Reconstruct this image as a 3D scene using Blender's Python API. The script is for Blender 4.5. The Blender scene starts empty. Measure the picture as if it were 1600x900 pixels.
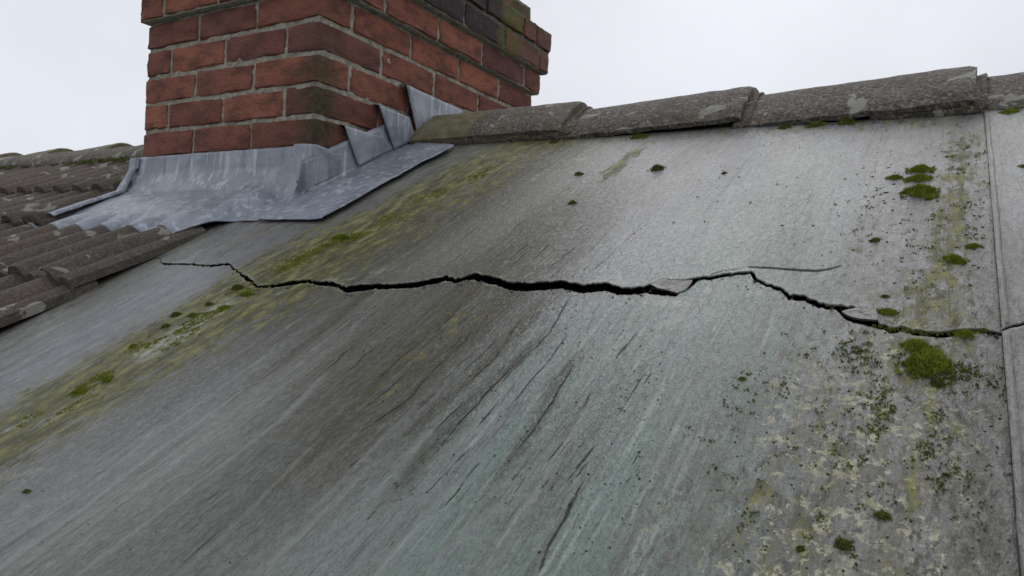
import bpy, bmesh, math, random
import numpy as np
from mathutils import Matrix, Vector, Euler
sc = bpy.context.scene
col = sc.collection
random.seed(7)

# ------------------------------------------------------------------ camera
F_PX = 1121.8566                       # focal length in pixels of a 1600 px wide frame
CAM = np.array([1.26236, -1.18597, -0.28761])
YAW, PITCH, ROLL = -0.536698, -0.006973, 0.055348
fw = np.array([math.sin(YAW)*math.cos(PITCH), math.cos(YAW)*math.cos(PITCH), math.sin(PITCH)])
rt = np.array([math.cos(YAW), -math.sin(YAW), 0.0]); up = np.cross(rt, fw)
RT = rt*math.cos(ROLL)+up*math.sin(ROLL); UP = up*math.cos(ROLL)-rt*math.sin(ROLL)
cam = bpy.data.cameras.new('camera'); camo = bpy.data.objects.new('camera', cam); col.objects.link(camo)
camo.matrix_world = Matrix(((RT[0], UP[0], -fw[0], CAM[0]), (RT[1], UP[1], -fw[1], CAM[1]), (RT[2], UP[2], -fw[2], CAM[2]), (0, 0, 0, 1)))
cam.sensor_width = 36; cam.lens = F_PX/1600*36; cam.clip_start = 0.02; cam.clip_end = 2000
cam.dof.use_dof = True; cam.dof.focus_distance = .95; cam.dof.aperture_fstop = 20
sc.camera = camo

# ------------------------------------------------------------------ sky, sun, exposure
world = bpy.data.worlds.new('World'); sc.world = world; world.use_nodes = True
wn = world.node_tree; wn.nodes.clear()
SUN_EL, SUN_AZ = math.radians(50), math.radians(-14)      # azimuth from +Y, clockwise
sky = wn.nodes.new('ShaderNodeTexSky'); sky.sky_type = 'NISHITA'; sky.sun_disc = False
sky.sun_elevation = SUN_EL; sky.sun_rotation = SUN_AZ; sky.dust_density = 6; sky.air_density = 1
tc = wn.nodes.new('ShaderNodeTexCoord'); cn = wn.nodes.new('ShaderNodeTexNoise')
cn.inputs['Scale'].default_value = 2.0; cn.inputs['Detail'].default_value = 5
cr = wn.nodes.new('ShaderNodeValToRGB')
cr.color_ramp.elements[0].position = .3; cr.color_ramp.elements[0].color = (6.4, 6.65, 7.2, 1)
cr.color_ramp.elements[1].position = .7; cr.color_ramp.elements[1].color = (8.1, 8.4, 9.1, 1)
mx = wn.nodes.new('ShaderNodeMix'); mx.data_type = 'RGBA'; mx.inputs['Factor'].default_value = .94   # cloud deck over the clear sky
bg = wn.nodes.new('ShaderNodeBackground'); bg.inputs['Strength'].default_value = .095
wo = wn.nodes.new('ShaderNodeOutputWorld')
wn.links.new(tc.outputs['Generated'], cn.inputs['Vector']); wn.links.new(cn.outputs['Fac'], cr.inputs['Fac'])
wn.links.new(sky.outputs['Color'], mx.inputs['A']); wn.links.new(cr.outputs['Color'], mx.inputs['B'])
wn.links.new(mx.outputs['Result'], bg.inputs['Color']); wn.links.new(bg.outputs['Background'], wo.inputs['Surface'])
sun = bpy.data.lights.new('sun', 'SUN'); sun.energy = .5; sun.angle = math.radians(50); sun.color = (1, .97, .93)
suno = bpy.data.objects.new('sun', sun); col.objects.link(suno)
sd = Vector((math.sin(SUN_AZ)*math.cos(SUN_EL), math.cos(SUN_AZ)*math.cos(SUN_EL), math.sin(SUN_EL)))
suno.rotation_euler = sd.to_track_quat('Z', 'Y').to_euler(); suno.location = sd*5
sc.view_settings.view_transform = 'Standard'; sc.view_settings.look = 'None'
sc.view_settings.exposure = 0.15; sc.view_settings.gamma = 1.0; sc.view_settings.use_curve_mapping = False

# ------------------------------------------------------------------ frames and helpers
TH = 0.47989; ZB = -0.11364; YR = 0.45137
CT, ST = math.cos(TH), math.sin(TH)
ROOF = Matrix.Translation((0, 0, ZB)) @ Matrix.Rotation(TH, 4, 'X')   # local (u across, v up the slope, n off the surface)
NRM = np.array([0, -ST, CT]); ORG = np.array([0, 0, ZB])
VR = YR/CT                                                             # ridge in slope coordinates
def ray(q): return fw+RT*(q[0]-800)/F_PX+UP*(450-q[1])/F_PX
def uv(q, off=0.0):                                                    # where a sight line meets the slope
    d = ray(q); t = ((ORG+NRM*off-CAM)@NRM)/(d@NRM); X = CAM+d*t
    return np.array([X[0], ((X-ORG)@np.array([0, CT, ST]))])
def uvs(L, off=0.0): return np.array([uv(q, off) for q in L])
def _h(ix, iy, s):
    n = (ix.astype(np.int64)*374761393+iy.astype(np.int64)*668265263+s*1442695041) & 0x7fffffff
    n = ((n ^ (n >> 13))*1274126177) & 0x7fffffff
    return ((n ^ (n >> 16)) & 0xffff)/65535.0
def vn(x, y, s=0):
    x = np.asarray(x, float); y = np.asarray(y, float)+0*x; x = x+0*y
    ix = np.floor(x); iy = np.floor(y); fx = x-ix; fy = y-iy
    fx = fx*fx*(3-2*fx); fy = fy*fy*(3-2*fy)
    a = _h(ix, iy, s); b = _h(ix+1, iy, s); c = _h(ix, iy+1, s); d = _h(ix+1, iy+1, s)
    return a+(b-a)*fx+(c-a)*fy+(a-b-c+d)*fx*fy
def fbm(x, y, s=0, o=4):
    r = 0; a = .5
    for k in range(o):
        r = r+a*vn(x*2**k, y*2**k, s+k*17); a *= .5
    return r/(1-.5**o)
def sstep(a, b, x):
    t = np.clip((x-a)/(b-a), 0, 1); return t*t*(3-2*t)

def link(o, parent=None):
    col.objects.link(o)
    if parent is not None: o.parent = parent
    return o
def mobj(name, verts, faces, mat, parent=None, smooth=True):
    me = bpy.data.meshes.new(name)
    if isinstance(verts, np.ndarray): verts = verts.tolist()
    if isinstance(faces, np.ndarray): faces = faces.tolist()
    me.from_pydata(verts, [], faces); me.update()
    if mat: me.materials.append(mat)
    if smooth: me.polygons.foreach_set('use_smooth', [True]*len(me.polygons))
    return link(bpy.data.objects.new(name, me), parent)
def empty(name, label, cat, matrix=None, group=None):
    o = bpy.data.objects.new(name, None); o.empty_display_size = .1; col.objects.link(o)
    if matrix is not None: o.matrix_world = matrix
    return tag(o, label, cat, group)
def tag(o, label, cat, group=None, kind=None):
    o['label'] = label; o['category'] = cat
    if group: o['group'] = group
    if kind: o['kind'] = kind
    return o
def attr(o, name, vals):
    a = o.data.attributes.new(name, 'FLOAT', 'POINT'); a.data.foreach_set('value', np.asarray(vals, np.float32).ravel())
def gridfaces(nr, nc, off=0):
    i = np.arange(nr-1)[:, None]*nc+np.arange(nc-1)[None, :]+off
    return np.stack([i, i+1, i+nc+1, i+nc], -1).reshape(-1, 4)
def solid_grid(P, thick):
    """P: (nr, nc, 3) top surface, closed into a slab by moving copies by the vector thick"""
    nr, nc = P.shape[:2]; n = nr*nc
    V = np.concatenate([P.reshape(-1, 3), (P+np.asarray(thick)).reshape(-1, 3)])
    F = [gridfaces(nr, nc), gridfaces(nr, nc, n)[:, ::-1]]
    idx = np.arange(n).reshape(nr, nc)
    for e in (idx[0], idx[:, -1], idx[-1, ::-1], idx[::-1, 0]):
        F.append(np.stack([e[1:], e[:-1], e[:-1]+n, e[1:]+n], -1))
    return V, np.concatenate(F)

# ------------------------------------------------------------------ materials
class Mat:
    def __init__(s, name):
        s.m = bpy.data.materials.new(name); s.m.use_nodes = True; s.t = s.m.node_tree
        s.b = s.t.nodes['Principled BSDF']; s._tc = None
    def put(s, sock, v):
        if isinstance(v, bpy.types.NodeSocket): s.t.links.new(v, sock)
        elif isinstance(v, (tuple, list)) and len(v) == 3 and sock.type == 'RGBA': sock.default_value = (*v, 1)
        else: sock.default_value = v
    def node(s, t, ins=None, **pr):
        n = s.t.nodes.new(t)
        for k, v in pr.items(): setattr(n, k, v)
        for k, v in (ins or {}).items(): s.put(n.inputs[k], v)
        return n
    def obj(s): 
        if not s._tc: s._tc = s.node('ShaderNodeTexCoord')
        return s._tc.outputs['Object']
    def world(s): return s.node('ShaderNodeNewGeometry').outputs['Position']
    def map(s, v, scale=(1, 1, 1), loc=(0, 0, 0)): return s.node('ShaderNodeMapping', {'Vector': v, 'Scale': scale, 'Location': loc}).outputs[0]
    def noise(s, v, scale, detail=4, rough=.55, dist=0): return s.node('ShaderNodeTexNoise', {'Vector': v, 'Scale': scale, 'Detail': detail, 'Roughness': rough, 'Distortion': dist}).outputs['Fac']
    def voro(s, v, scale, out='Distance', **pr): return s.node('ShaderNodeTexVoronoi', {'Vector': v, 'Scale': scale}, **pr).outputs[out]
    def ramp(s, f, *st):
        n = s.node('ShaderNodeValToRGB', {'Fac': f}); r = n.color_ramp
        while len(r.elements) < len(st): r.elements.new(.5)
        for e, (p, c) in zip(r.elements, st): e.position = p; e.color = (c, c, c, 1) if isinstance(c, (int, float)) else (*c, 1)
        return n.outputs['Color']
    def rng(s, f, a, b, c=0., d=1.): return s.node('ShaderNodeMapRange', {0: f, 1: a, 2: b, 3: c, 4: d}, interpolation_type='SMOOTHSTEP').outputs[0]
    def mix(s, f, a, b, blend='MIX'):
        n = s.node('ShaderNodeMix', data_type='RGBA', blend_type=blend)
        s.put(n.inputs['Factor'], f); s.put(n.inputs['A'], a); s.put(n.inputs['B'], b); return n.outputs['Result']
    def mth(s, op, a, b=0.): return s.node('ShaderNodeMath', {0: a, 1: b}, operation=op).outputs[0]
    def mul(s, a, b): return s.mth('MULTIPLY', a, b)
    def add(s, a, b): return s.mth('ADD', a, b)
    def at(s, n): return s.node('ShaderNodeAttribute', attribute_name=n).outputs['Fac']
    def rnd(s): return s.node('ShaderNodeObjectInfo').outputs['Random']
    def xyz(s, v): return s.node('ShaderNodeSeparateXYZ', {0: v}).outputs
    def bump(s, h, strength=.5, dist=.002, normal=None):
        n = s.node('ShaderNodeBump', {'Height': h, 'Strength': strength, 'Distance': dist})
        if normal: s.put(n.inputs['Normal'], normal)
        return n.outputs[0]
    def done(s, color, rough=.6, normal=None, **ins):
        s.put(s.b.inputs['Base Color'], color); s.put(s.b.inputs['Roughness'], rough)
        if normal: s.put(s.b.inputs['Normal'], normal)
        for k, v in ins.items(): s.put(s.b.inputs[k.replace('_', ' ')], v)
        return s.m

def mk_sheet(name):
    m = Mat(name); o = m.obj()
    st = m.map(o, (1, .09, 1)); st2 = m.map(o, (1, .35, 1))
    n_st = m.noise(st, 38, 4, .62); n_fine = m.noise(m.map(o, (1, .11, 1)), 240, 4, .68); n_big = m.noise(st2, 3.4, 4, .65)
    run = m.noise(m.map(o, (1, .028, 1)), 120, 4, .7)                        # hair-thin runs down the slope
    leather = m.noise(m.map(o, (1, .5, 1)), 150, 4, .6, .4)                  # crinkled skin
    crease = m.rng(m.mth('ABSOLUTE', m.add(leather, -.5)), 0, .055, 1, 0)
    mott = m.noise(st2, 60, 5, .78)                                          # blotches
    c = m.ramp(n_st, (.25, (.088, .089, .073)), (.5, (.155, .158, .134)), (.75, (.24, .242, .21)))
    c = m.mix(m.rng(n_big, .40, .64, 0, .5), c, (.2, .2, .2))
    sn = m.at('sheen_tint'); c = m.mix(m.mul(sn, m.rng(m.add(m.mul(mott, .5), m.mul(n_st, .5)), .38, .56, .45, 1)), c, (.175, .186, .212))  # sky sheen put into the colour as a pale blue-grey wash
    c = m.mix(m.rng(n_big, .48, .3, 0, .55), c, (.118, .112, .08))
    c = m.mix(m.rng(mott, .5, .66, 0, .6), c, (.28, .28, .258)); c = m.mix(m.rng(mott, .46, .32, 0, .5), c, (.06, .06, .048))
    pa = m.at('patina'); c = m.mix(m.mul(pa, m.rng(m.add(m.mul(n_st, .5), m.mul(run, .5)), .34, .58, .25, 1)), c, (.125, .188, .158))
    c = m.mix(m.mul(pa, m.rng(run, .55, .68, 0, .7)), c, (.28, .325, .28))
    c = m.mix(m.rng(n_fine, .52, .7, 0, .6), c, (.04, .041, .034))
    c = m.mix(m.rng(run, .43, .35, 0, .5), c, (.045, .047, .04)); c = m.mix(m.rng(run, .57, .66, 0, .4), c, (.29, .3, .285))
    grit = m.noise(m.map(o, (1, .7, 1)), 480, 2, .6)
    c = m.mix(m.rng(grit, .56, .7, 0, .35), c, (.29, .29, .265)); c = m.mix(m.rng(grit, .43, .3, 0, .5), c, (.04, .041, .034))
    dk = m.at('dark'); wet = m.add(.3, m.mul(dk, .7))
    c = m.mix(m.mul(crease, m.mul(wet, .55)), c, (.022, .022, .017))          # relief shading put into the colour: creases darkened
    c = m.mix(m.mul(dk, m.rng(m.add(m.mul(n_st, .4), m.mul(run, .6)), .37, .56, .18, 1)), c, (.045, .041, .017))
    gr = m.at('grime')
    c = m.mix(m.mul(gr, m.rng(mott, .40, .60, 0, .9)), c, (.088, .080, .054))
    c = m.mix(m.mul(gr, m.rng(m.noise(st2, 125, 4, .75), .51, .6, 0, .9)), c, (.033, .034, .022))
    al = m.at('algae'); n_a = m.noise(m.map(o, (1, .4, 1), (5, 2, 0)), 70, 5, .78)
    af = m.mul(m.rng(m.add(m.mul(al, .8), m.add(m.mul(m.add(n_a, -.5), 2.2), m.mul(m.add(run, -.5), 1.2))), .3, .62), m.rng(al, .02, .3))
    c = m.mix(m.mul(af, .86), c, m.ramp(mott, (.36, (.045, .042, .018)), (.5, (.115, .108, .04)), (.62, (.24, .235, .08))))
    li = m.at('lichen'); n_l = m.noise(m.map(o, (1, .8, 1), (1, 7, 0)), 105, 5, .78, .3)
    lf = m.rng(m.add(m.mul(li, .25), n_l), .768, .80)
    c = m.mix(m.mul(lf, .85), c, m.ramp(leather, (.35, (.23, .22, .14)), (.6, (.45, .43, .31))))
    pl = m.at('pale'); c = m.mix(m.mul(pl, m.rng(n_a, .44, .58, 0, .9)), c, (.36, .36, .315))
    c = m.mix(m.mul(m.at('ridge'), .4), c, (.3, .31, .3))
    gv = m.at('groove'); gd = m.rng(m.mul(gv, m.rng(mott, .36, .52, .35, 1.35)), .3, .62)
    c = m.mix(m.mul(gd, .66), c, (.016, .016, .012))
    h = m.add(m.mul(m.mul(leather, m.add(.35, wet)), .85), m.mul(n_fine, .3)); h = m.add(h, m.mul(n_st, .3)); h = m.add(h, m.mul(m.mul(crease, wet), -.2)); h = m.add(h, m.mul(run, .12)); h = m.add(h, m.mul(grit, .08))
    nb = m.bump(h, 1.0, .003)
    r = m.add(.13, m.mul(mott, .28)); r = m.add(r, m.mul(m.add(af, m.mul(gr, .6)), .22)); r = m.add(r, m.mul(lf, .3)); r = m.add(r, m.mul(m.rng(n_big, .35, .65, 1, 0), .10))
    sp = m.mul(m.mul(m.mth('SUBTRACT', 1., m.mul(gd, .9)), m.mth('SUBTRACT', 1., m.mul(dk, .25))), m.mth('SUBTRACT', 1., m.mul(af, .5)))
    return m.done(c, r, nb, Specular_IOR_Level=m.mul(sp, .6))

def mk_lead():
    m = Mat('weathered_lead'); o = m.world()
    n1 = m.noise(o, 9, 5, .6); vs = m.noise(m.map(o, (1, 1, .08)), 60, 4, .6); n2 = m.noise(o, 70, 5, .65)
    c = m.ramp(n1, (.3, (.155, .174, .203)), (.5, (.225, .248, .285)), (.7, (.33, .354, .395)))
    c = m.mix(m.rng(vs, .53, .64, 0, .65), c, (.5, .525, .57))
    c = m.mix(m.rng(m.noise(m.map(o, (1, 1, .15), (4, 0, 0)), 40, 4), .53, .68, 0, .7), c, (.125, .14, .175))
    c = m.mix(m.rng(n2, .58, .72, 0, .4), c, (.15, .155, .165))
    c = m.mix(m.rng(m.noise(o, 20, 6, .75), .58, .7, 0, .4), c, (.27, .255, .235))
    h = m.add(m.mul(n2, .5), m.mul(m.noise(o, 26, 4), 1.6))
    return m.done(c, m.add(.22, m.mul(n1, .28)), m.bump(h, .6, .004), Specular_IOR_Level=.6)

def mk_brick():
    m = Mat('red_brick'); w = m.world(); o = m.obj(); r = m.rnd()
    off = m.node('ShaderNodeCombineXYZ', {0: m.mul(r, 37.), 1: m.mul(r, 91.), 2: m.mul(r, 53.)}).outputs[0]
    ow = m.node('ShaderNodeVectorMath', {0: w, 1: off}, operation='ADD').outputs[0]
    c = m.ramp(r, (0, (0.179, 0.063, 0.045)), (.2, (0.286, 0.098, 0.060)), (.42, (0.387, 0.138, 0.081)), (.6, (0.253, 0.087, 0.060)), (.8, (0.157, 0.065, 0.054)), (1, (0.337, 0.117, 0.069)))
    n1 = m.noise(m.map(ow, (1, 1, 2)), 14, 6, .65); n2 = m.noise(m.map(ow, (1, 1, 2.2)), 75, 6, .7)
    c = m.mix(m.rng(n1, .40, .66, 0, .8), c, (.10, .038, .030))
    c = m.mix(m.rng(n2, .54, .72, 0, .6), c, (.34, .125, .075))
    c = m.mix(m.rng(m.noise(ow, 120, 5, .75), .58, .7, 0, .7), c, (.06, .026, .02))
    c = m.mix(m.rng(m.noise(ow, 50, 6, .75), .66, .74, 0, .5), c, (.45, .38, .3))
    x, y, z = m.xyz(w)[:3]
    # algae creeping up the weather corner
    cd = m.mth('SQRT', m.add(m.mul(x, x), m.mul(m.add(y, -.02), m.add(y, -.02))))
    cf = m.mul(m.rng(m.add(cd, m.mul(m.noise(w, 22, 5, .7), .09)), .05, .13, 1, 0), m.rng(z, .42, .12))
    c = m.mix(m.mul(cf, .9), c, m.ramp(m.noise(w, 60, 4), (.35, (.028, .024, .012)), (.6, (.075, .066, .022)), (.8, (.14, .06, .035))))
    # soot, then moss, on the oversailing courses
    hi = m.rng(m.add(z, m.mul(m.noise(w, 30, 3), .02)), .452, .466)
    yy = m.add(y, m.mul(m.add(m.noise(w, 26, 4), -.5), .12))
    c = m.mix(m.mul(m.mul(hi, m.rng(yy, .78, .68)), .94), c, m.ramp(m.noise(w, 45, 5, .7), (.3, (.02, .017, .018)), (.6, (.042, .036, .036)), (.8, (.09, .08, .075))))
    mo = m.mul(hi, m.mul(m.rng(yy, .68, .74), m.rng(yy, .87, .82)))
    c = m.mix(m.mul(mo, m.rng(m.noise(w, 40, 5), .36, .55)), c, (.115, .12, .022))
    c = m.mix(m.mul(hi, m.mul(m.rng(yy, .8, .85), .55)), c, (.12, .075, .05))
    c = m.mix(m.mul(m.rng(z, .565, .59), m.rng(m.noise(w, 18, 5), .35, .6, .2, .9)), c, (.07, .07, .028))
    h = m.add(m.mul(n2, 1.0), m.mul(m.noise(ow, 190, 5, .7), .6)); h = m.add(h, m.mul(n1, .6))
    return m.done(c, .78, m.bump(h, 1.0, .006), Specular_IOR_Level=.4)

def mk_mortar():
    m = Mat('lime_mortar'); w = m.world()
    n = m.noise(w, 60, 6, .7); x, y, z = m.xyz(w)[:3]
    c = m.ramp(n, (.28, (.13, .12, .092)), (.5, (.33, .305, .245)), (.72, (.5, .47, .385)))
    c = m.mix(m.rng(m.noise(w, 9, 5, .6), .54, .74, 0, .7), c, (.08, .075, .05))
    c = m.mix(m.rng(z, .45, .47, 0, .6), c, (.06, .058, .05))
    return m.done(c, .9, m.bump(m.add(n, m.noise(w, 200, 4)), 1, .004), Specular_IOR_Level=.2)

def mk_concrete(name, base, dark, light, moss=.3, band=False, peb_s=240, peb_a=.75):
    m = Mat(name); w = m.world(); o = m.obj(); r = m.rnd()
    n1 = m.noise(w, 8, 6, .65); n2 = m.noise(w, 90, 6, .75)
    c = m.ramp(n1, (.3, dark), (.62, base), (.85, light))
    c = m.mix(m.rng(r, 0, 1, 0, .35), c, (base[0]*1.25, base[1]*1.05, base[2]*.95))
    peb = m.voro(w, peb_s, 'Color'); pb = m.node('ShaderNodeSeparateColor', {0: peb}).outputs[0]
    c = m.mix(m.rng(pb, .62, .98, 0, peb_a), c, (.27, .23, .19)); c = m.mix(m.rng(pb, .35, .05, 0, peb_a), c, (.045, .04, .035))
    c = m.mix(m.rng(n2, .55, .72, 0, .6), c, (.035, .033, .027))
    c = m.mix(m.rng(m.noise(w, 17, 3, .5, .5), .61, .64, 0, .75), c, (.36, .355, .30))
    c = m.mix(m.mul(m.rng(m.noise(m.map(w, (1, 1, 1), (3, 3, 3)), 11, 6, .7), .52, .7), moss), c, (.075, .075, .025))
    if band:
        x = m.xyz(w)[0]
        c = m.mix(m.rng(m.add(x, m.mul(m.noise(w, 15, 4), .05)), .205, .235, .92, 0), c, m.ramp(m.noise(w, 35, 5), (.35, (.12, .108, .055)), (.65, (.25, .225, .13))))
    h = m.add(m.mul(pb, .45), m.mul(n2, 1.3))
    return m.done(c, .72, m.bump(h, 1, .004), Specular_IOR_Level=.4)

def mk_moss(name, a, b, c_):
    m = Mat(name); w = m.world(); t = m.at('tip')
    n = m.noise(w, 70, 4, .6); n3 = m.noise(w, 500, 2)
    c = m.ramp(m.add(m.mul(n, .6), m.mul(n3, .4)), (.3, a), (.5, b), (.72, c_))
    return m.done(c, .85, None, Specular_IOR_Level=.2, Subsurface_Weight=0.)
def mk_plain(name, a, b, scale=12, rough=.9):
    m = Mat(name); w = m.world(); n = m.noise(w, scale, 5, .65)
    return m.done(m.ramp(n, (.3, a), (.7, b)), rough, m.bump(n, .6, .01))

M_sheet = mk_sheet('weathered_sheet')
M_lead = mk_lead(); M_brick = mk_brick(); M_mortar = mk_mortar()
M_ridge = mk_concrete('ridge_concrete', (.14, .122, .102), (.07, .062, .053), (.21, .187, .158), .6, True, 215, .85)
M_tile = mk_concrete('tile_concrete', (.115, .092, .074), (.06, .048, .04), (.175, .145, .118), .5, False, 330, .35)
M_bed = mk_concrete('bedding_mortar', (.12, .105, .075), (.045, .04, .028), (.22, .195, .14), .9)
M_moss = mk_moss('moss_green', (.06, .075, .010), (.17, .205, .022), (.33, .36, .055))
M_mossd = mk_moss('moss_dark', (.034, .04, .009), (.085, .10, .017), (.19, .205, .04))
M_mossy = mk_moss('moss_yellow', (.06, .07, .01), (.15, .165, .022), (.28, .28, .05))
M_deck = mk_plain('dark_underlay', (.012, .011, .010), (.03, .027, .023), 30)
M_debris = mk_plain('dark_debris', (.018, .018, .012), (.05, .048, .03), 90)
M_flake = mk_sheet('flake_sheet')
M_ground = mk_plain('ground_green', (.03, .05, .02), (.08, .09, .05), .3)

# ------------------------------------------------------------------ ground far below
g = mobj('ground', [(-600, -600, -6.5), (600, -600, -6.5), (600, 600, -6.5), (-600, 600, -6.5)], [(0, 1, 2, 3)], M_ground, smooth=False); g['kind'] = 'structure'

# ------------------------------------------------------------------ cracked sheet roof
cen = [(226, 403, 0), (235, 403, 1), (249, 404, 1.3), (254, 412, 2), (275, 413, 1.8), (304, 413.5, 1.8), (330, 417, 2.3), (359, 413, 2), (366, 421, 3), (375.5, 429, 3), (386, 436, 4.5), (401.5, 448.5, 3), (431, 448.5, 3.2), (460, 443.7, 3.2), (483, 440.5, 3), (499, 445, 3.6), (522, 444, 4), (541, 455, 4.5), (574, 450, 4.8), (619, 448.6, 4.3), (655, 445, 4.3), (697, 435.6, 4.3), (712, 439, 3.3), (717, 438, 4), (723, 433, 5), (743, 432.5, 5.5), (775, 440, 6), (801, 447.6, 6), (832, 447.6, 6.5), (861, 444.7, 6), (878, 442.7, 6.6), (890, 446, 7), (910, 451, 7), (947, 447.6, 6.6), (965, 452, 6.3), (985, 454, 6), (1003, 451.5, 6)]
upL = [(x, y-h) for x, y, h in cen]+[(1011, 443), (1020, 439), (1031, 433.5), (1062, 435.5), (1091, 431.5), (1120, 428), (1145, 425), (1174, 421.5), (1178, 425), (1182, 433), (1197, 440), (1219, 446), (1232, 456), (1258, 459.5), (1277, 470), (1306, 474.5), (1332, 476), (1364, 480.5), (1370, 488), (1374, 502), (1390, 508), (1416, 507), (1441, 513), (1467, 515), (1503, 510), (1551, 514), (1564, 516.5), (1599, 506.5), (1625, 501), (1660, 495), (1720, 488)]
loL = [(x, y+h) for x, y, h in cen]+[(1010, 456), (1031, 459), (1057, 461), (1070, 455), (1078, 441), (1091, 437), (1120, 434), (1145, 431), (1172, 427), (1177, 437), (1197, 447), (1219, 453), (1232, 466.5), (1258, 468), (1277, 479), (1306, 482), (1314, 489), (1325, 498.5), (1345, 504.5), (1367, 507.5), (1390, 518), (1416, 517), (1441, 522), (1467, 524.5), (1503, 520), (1551, 522), (1564, 523), (1599, 514), (1625, 508), (1660, 500), (1720, 488)]
LIFT = .0045
def lift_u(u): return .0018+(LIFT-.0018)*sstep(.05, .45, u)*sstep(1.02, .85, u)
upP = np.array([uv(q, float(lift_u(uv(q)[0]))*.9) for q in upL]); loP = uvs(loL)
upP = upP[np.argsort(upP[:, 0])]; loP = loP[np.argsort(loP[:, 0])]
U0, U1 = loP[0, 0], loP[-1, 0]
def lips(u):
    jag = .0055*(fbm(u*70, 3.1, 5, 4)-.5)+.0045*(vn(u*240, 1.7, 8)-.5)+.002*(vn(u*620, 4.7, 18)-.5)
    jag2 = .004*(fbm(u*110, 9.1, 25, 3)-.5)
    a = np.interp(u, upP[:, 0], upP[:, 1])+jag; b = np.interp(u, loP[:, 0], loP[:, 1])+jag+jag2
    act = sstep(U0, U0+.03, u)*sstep(U1, U1-.05, u)
    gap = np.maximum(a-b, .0015)*act
    gap = np.where((u > U0) & (u < U1), gap, 0)
    mid = (a+b)/2
    return mid+gap/2, mid-gap/2, gap

ST_ALGAE = [([(800, 243), (740, 270), (640, 325), (560, 370), (480, 415), (400, 455)], .10, 1.0), ([(700, 330), (620, 380), (560, 420)], .06, .45), ([(590, 355), (500, 395), (450, 420), (395, 447)], .045, 1.3), ([(400, 455), (330, 490), (250, 535), (160, 590), (80, 640), (0, 690), (-90, 745)], .075, 1.1),
            ([(500, 356), (440, 390), (395, 415)], .012, .75), ([(420, 356), (370, 385)], .012, .5), ([(290, 385), (200, 425), (110, 475)], .018, .5), ([(985, 245), (960, 268)], .022, .9),
            ([(1510, 225), (1500, 300), (1480, 400), (1465, 480)], .028, .62), ([(1360, 330), (1340, 400)], .02, .4), ([(1260, 310), (1245, 400)], .014, .4),
            ([(1440, 540), (1430, 620), (1410, 700), (1400, 800), (1380, 900)], .045, .42), ([(760, 470), (640, 570)], .03, .4), ([(1290, 640), (1250, 760), (1220, 880)], .03, .3), ([(1180, 690), (1150, 800)], .02, .22), ([(860, 225), (1000, 215), (1180, 205), (1500, 188)], .014, .5)]
ST_DARK = [([(820, 270), (720, 330), (620, 385), (520, 430)], .11, .9), ([(720, 461), (600, 580), (520, 650)], .085, .6), ([(760, 461), (690, 560)], .05, .5), ([(930, 340), (860, 425)], .04, .45), ([(880, 330), (780, 410)], .05, .5), ([(572, 461), (437, 566)], .017, .9), ([(640, 462), (500, 580)], .02, .6), ([(734, 461), (609, 587), (520, 670)], .022, .97), ([(690, 461), (560, 580)], .03, .7), ([(787, 461), (713, 540), (630, 628), (560, 700)], .02, .85),
           ([(818, 493), (766, 566), (661, 660)], .012, .8), ([(823, 550), (734, 639), (656, 730)], .011, .95), ([(896, 566), (849, 644), (797, 717)], .008, .7), ([(700, 300), (560, 390)], .03, .5), ([(480, 490), (300, 610)], .02, .35), ([(925, 640), (860, 760)], .02, .3), ([(1520, 560), (1530, 800)], .025, .4),
           ([(330, 352), (230, 400), (120, 450), (0, 515), (-80, 560)], .02, .8)]
ST_PAT = [([(1140, 445), (1070, 560), (970, 720), (870, 890)], .10, 1.0), ([(900, 600), (800, 760), (740, 880)], .06, .6), ([(860, 590), (790, 680)], .03, .7), ([(650, 720), (480, 880)], .08, .55), ([(420, 640), (200, 840)], .04, .15), ([(700, 790), (600, 900)], .04, .5), ([(520, 660), (330, 830)], .035, .5), ([(1230, 440), (1200, 560), (1130, 760)], .05, .4), ([(1130, 380), (1040, 440)], .02, .3), ([(300, 800), (200, 900)], .05, .22)]
ST_LICH = [([(1350, 590), (1330, 680), (1300, 800), (1270, 900)], .05, 1.), ([(1460, 700), (1450, 820), (1440, 900)], .05, .9), ([(1220, 620), (1180, 740), (1120, 880)], .035, .8), ([(1090, 470), (1000, 480)], .012, .5), ([(1270, 590), (1250, 640)], .02, .8), ([(780, 250), (900, 240), (1000, 255)], .04, .6), ([(560, 380), (640, 330)], .04, .55), ([(340, 490), (260, 530)], .03, .8), ([(1400, 420), (1450, 470)], .04, .5), ([(1510, 250), (1490, 420)], .02, .6), ([(800, 570), (770, 600)], .012, .5), ([(120, 600), (30, 660)], .03, .4), ([(1060, 770), (1000, 830)], .012, .8)]
ST_GRIME = [([(1500, 560), (1490, 700), (1480, 900)], .07, .95), ([(1390, 540), (1360, 700), (1320, 900)], .07, .85), ([(1270, 560), (1200, 760), (1130, 900)], .05, .6), ([(1450, 300), (1440, 480)], .07, .55), ([(1510, 210), (1490, 480)], .03, .7), ([(1240, 310), (1220, 420)], .03, .4), ([(1080, 700), (1010, 880)], .03, .4), ([(500, 350), (300, 480)], .05, .5), ([(320, 500), (80, 650)], .06, .6), ([(1100, 220), (1000, 320), (900, 400)], .03, .25), ([(700, 500), (560, 640)], .09, .5)]
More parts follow.
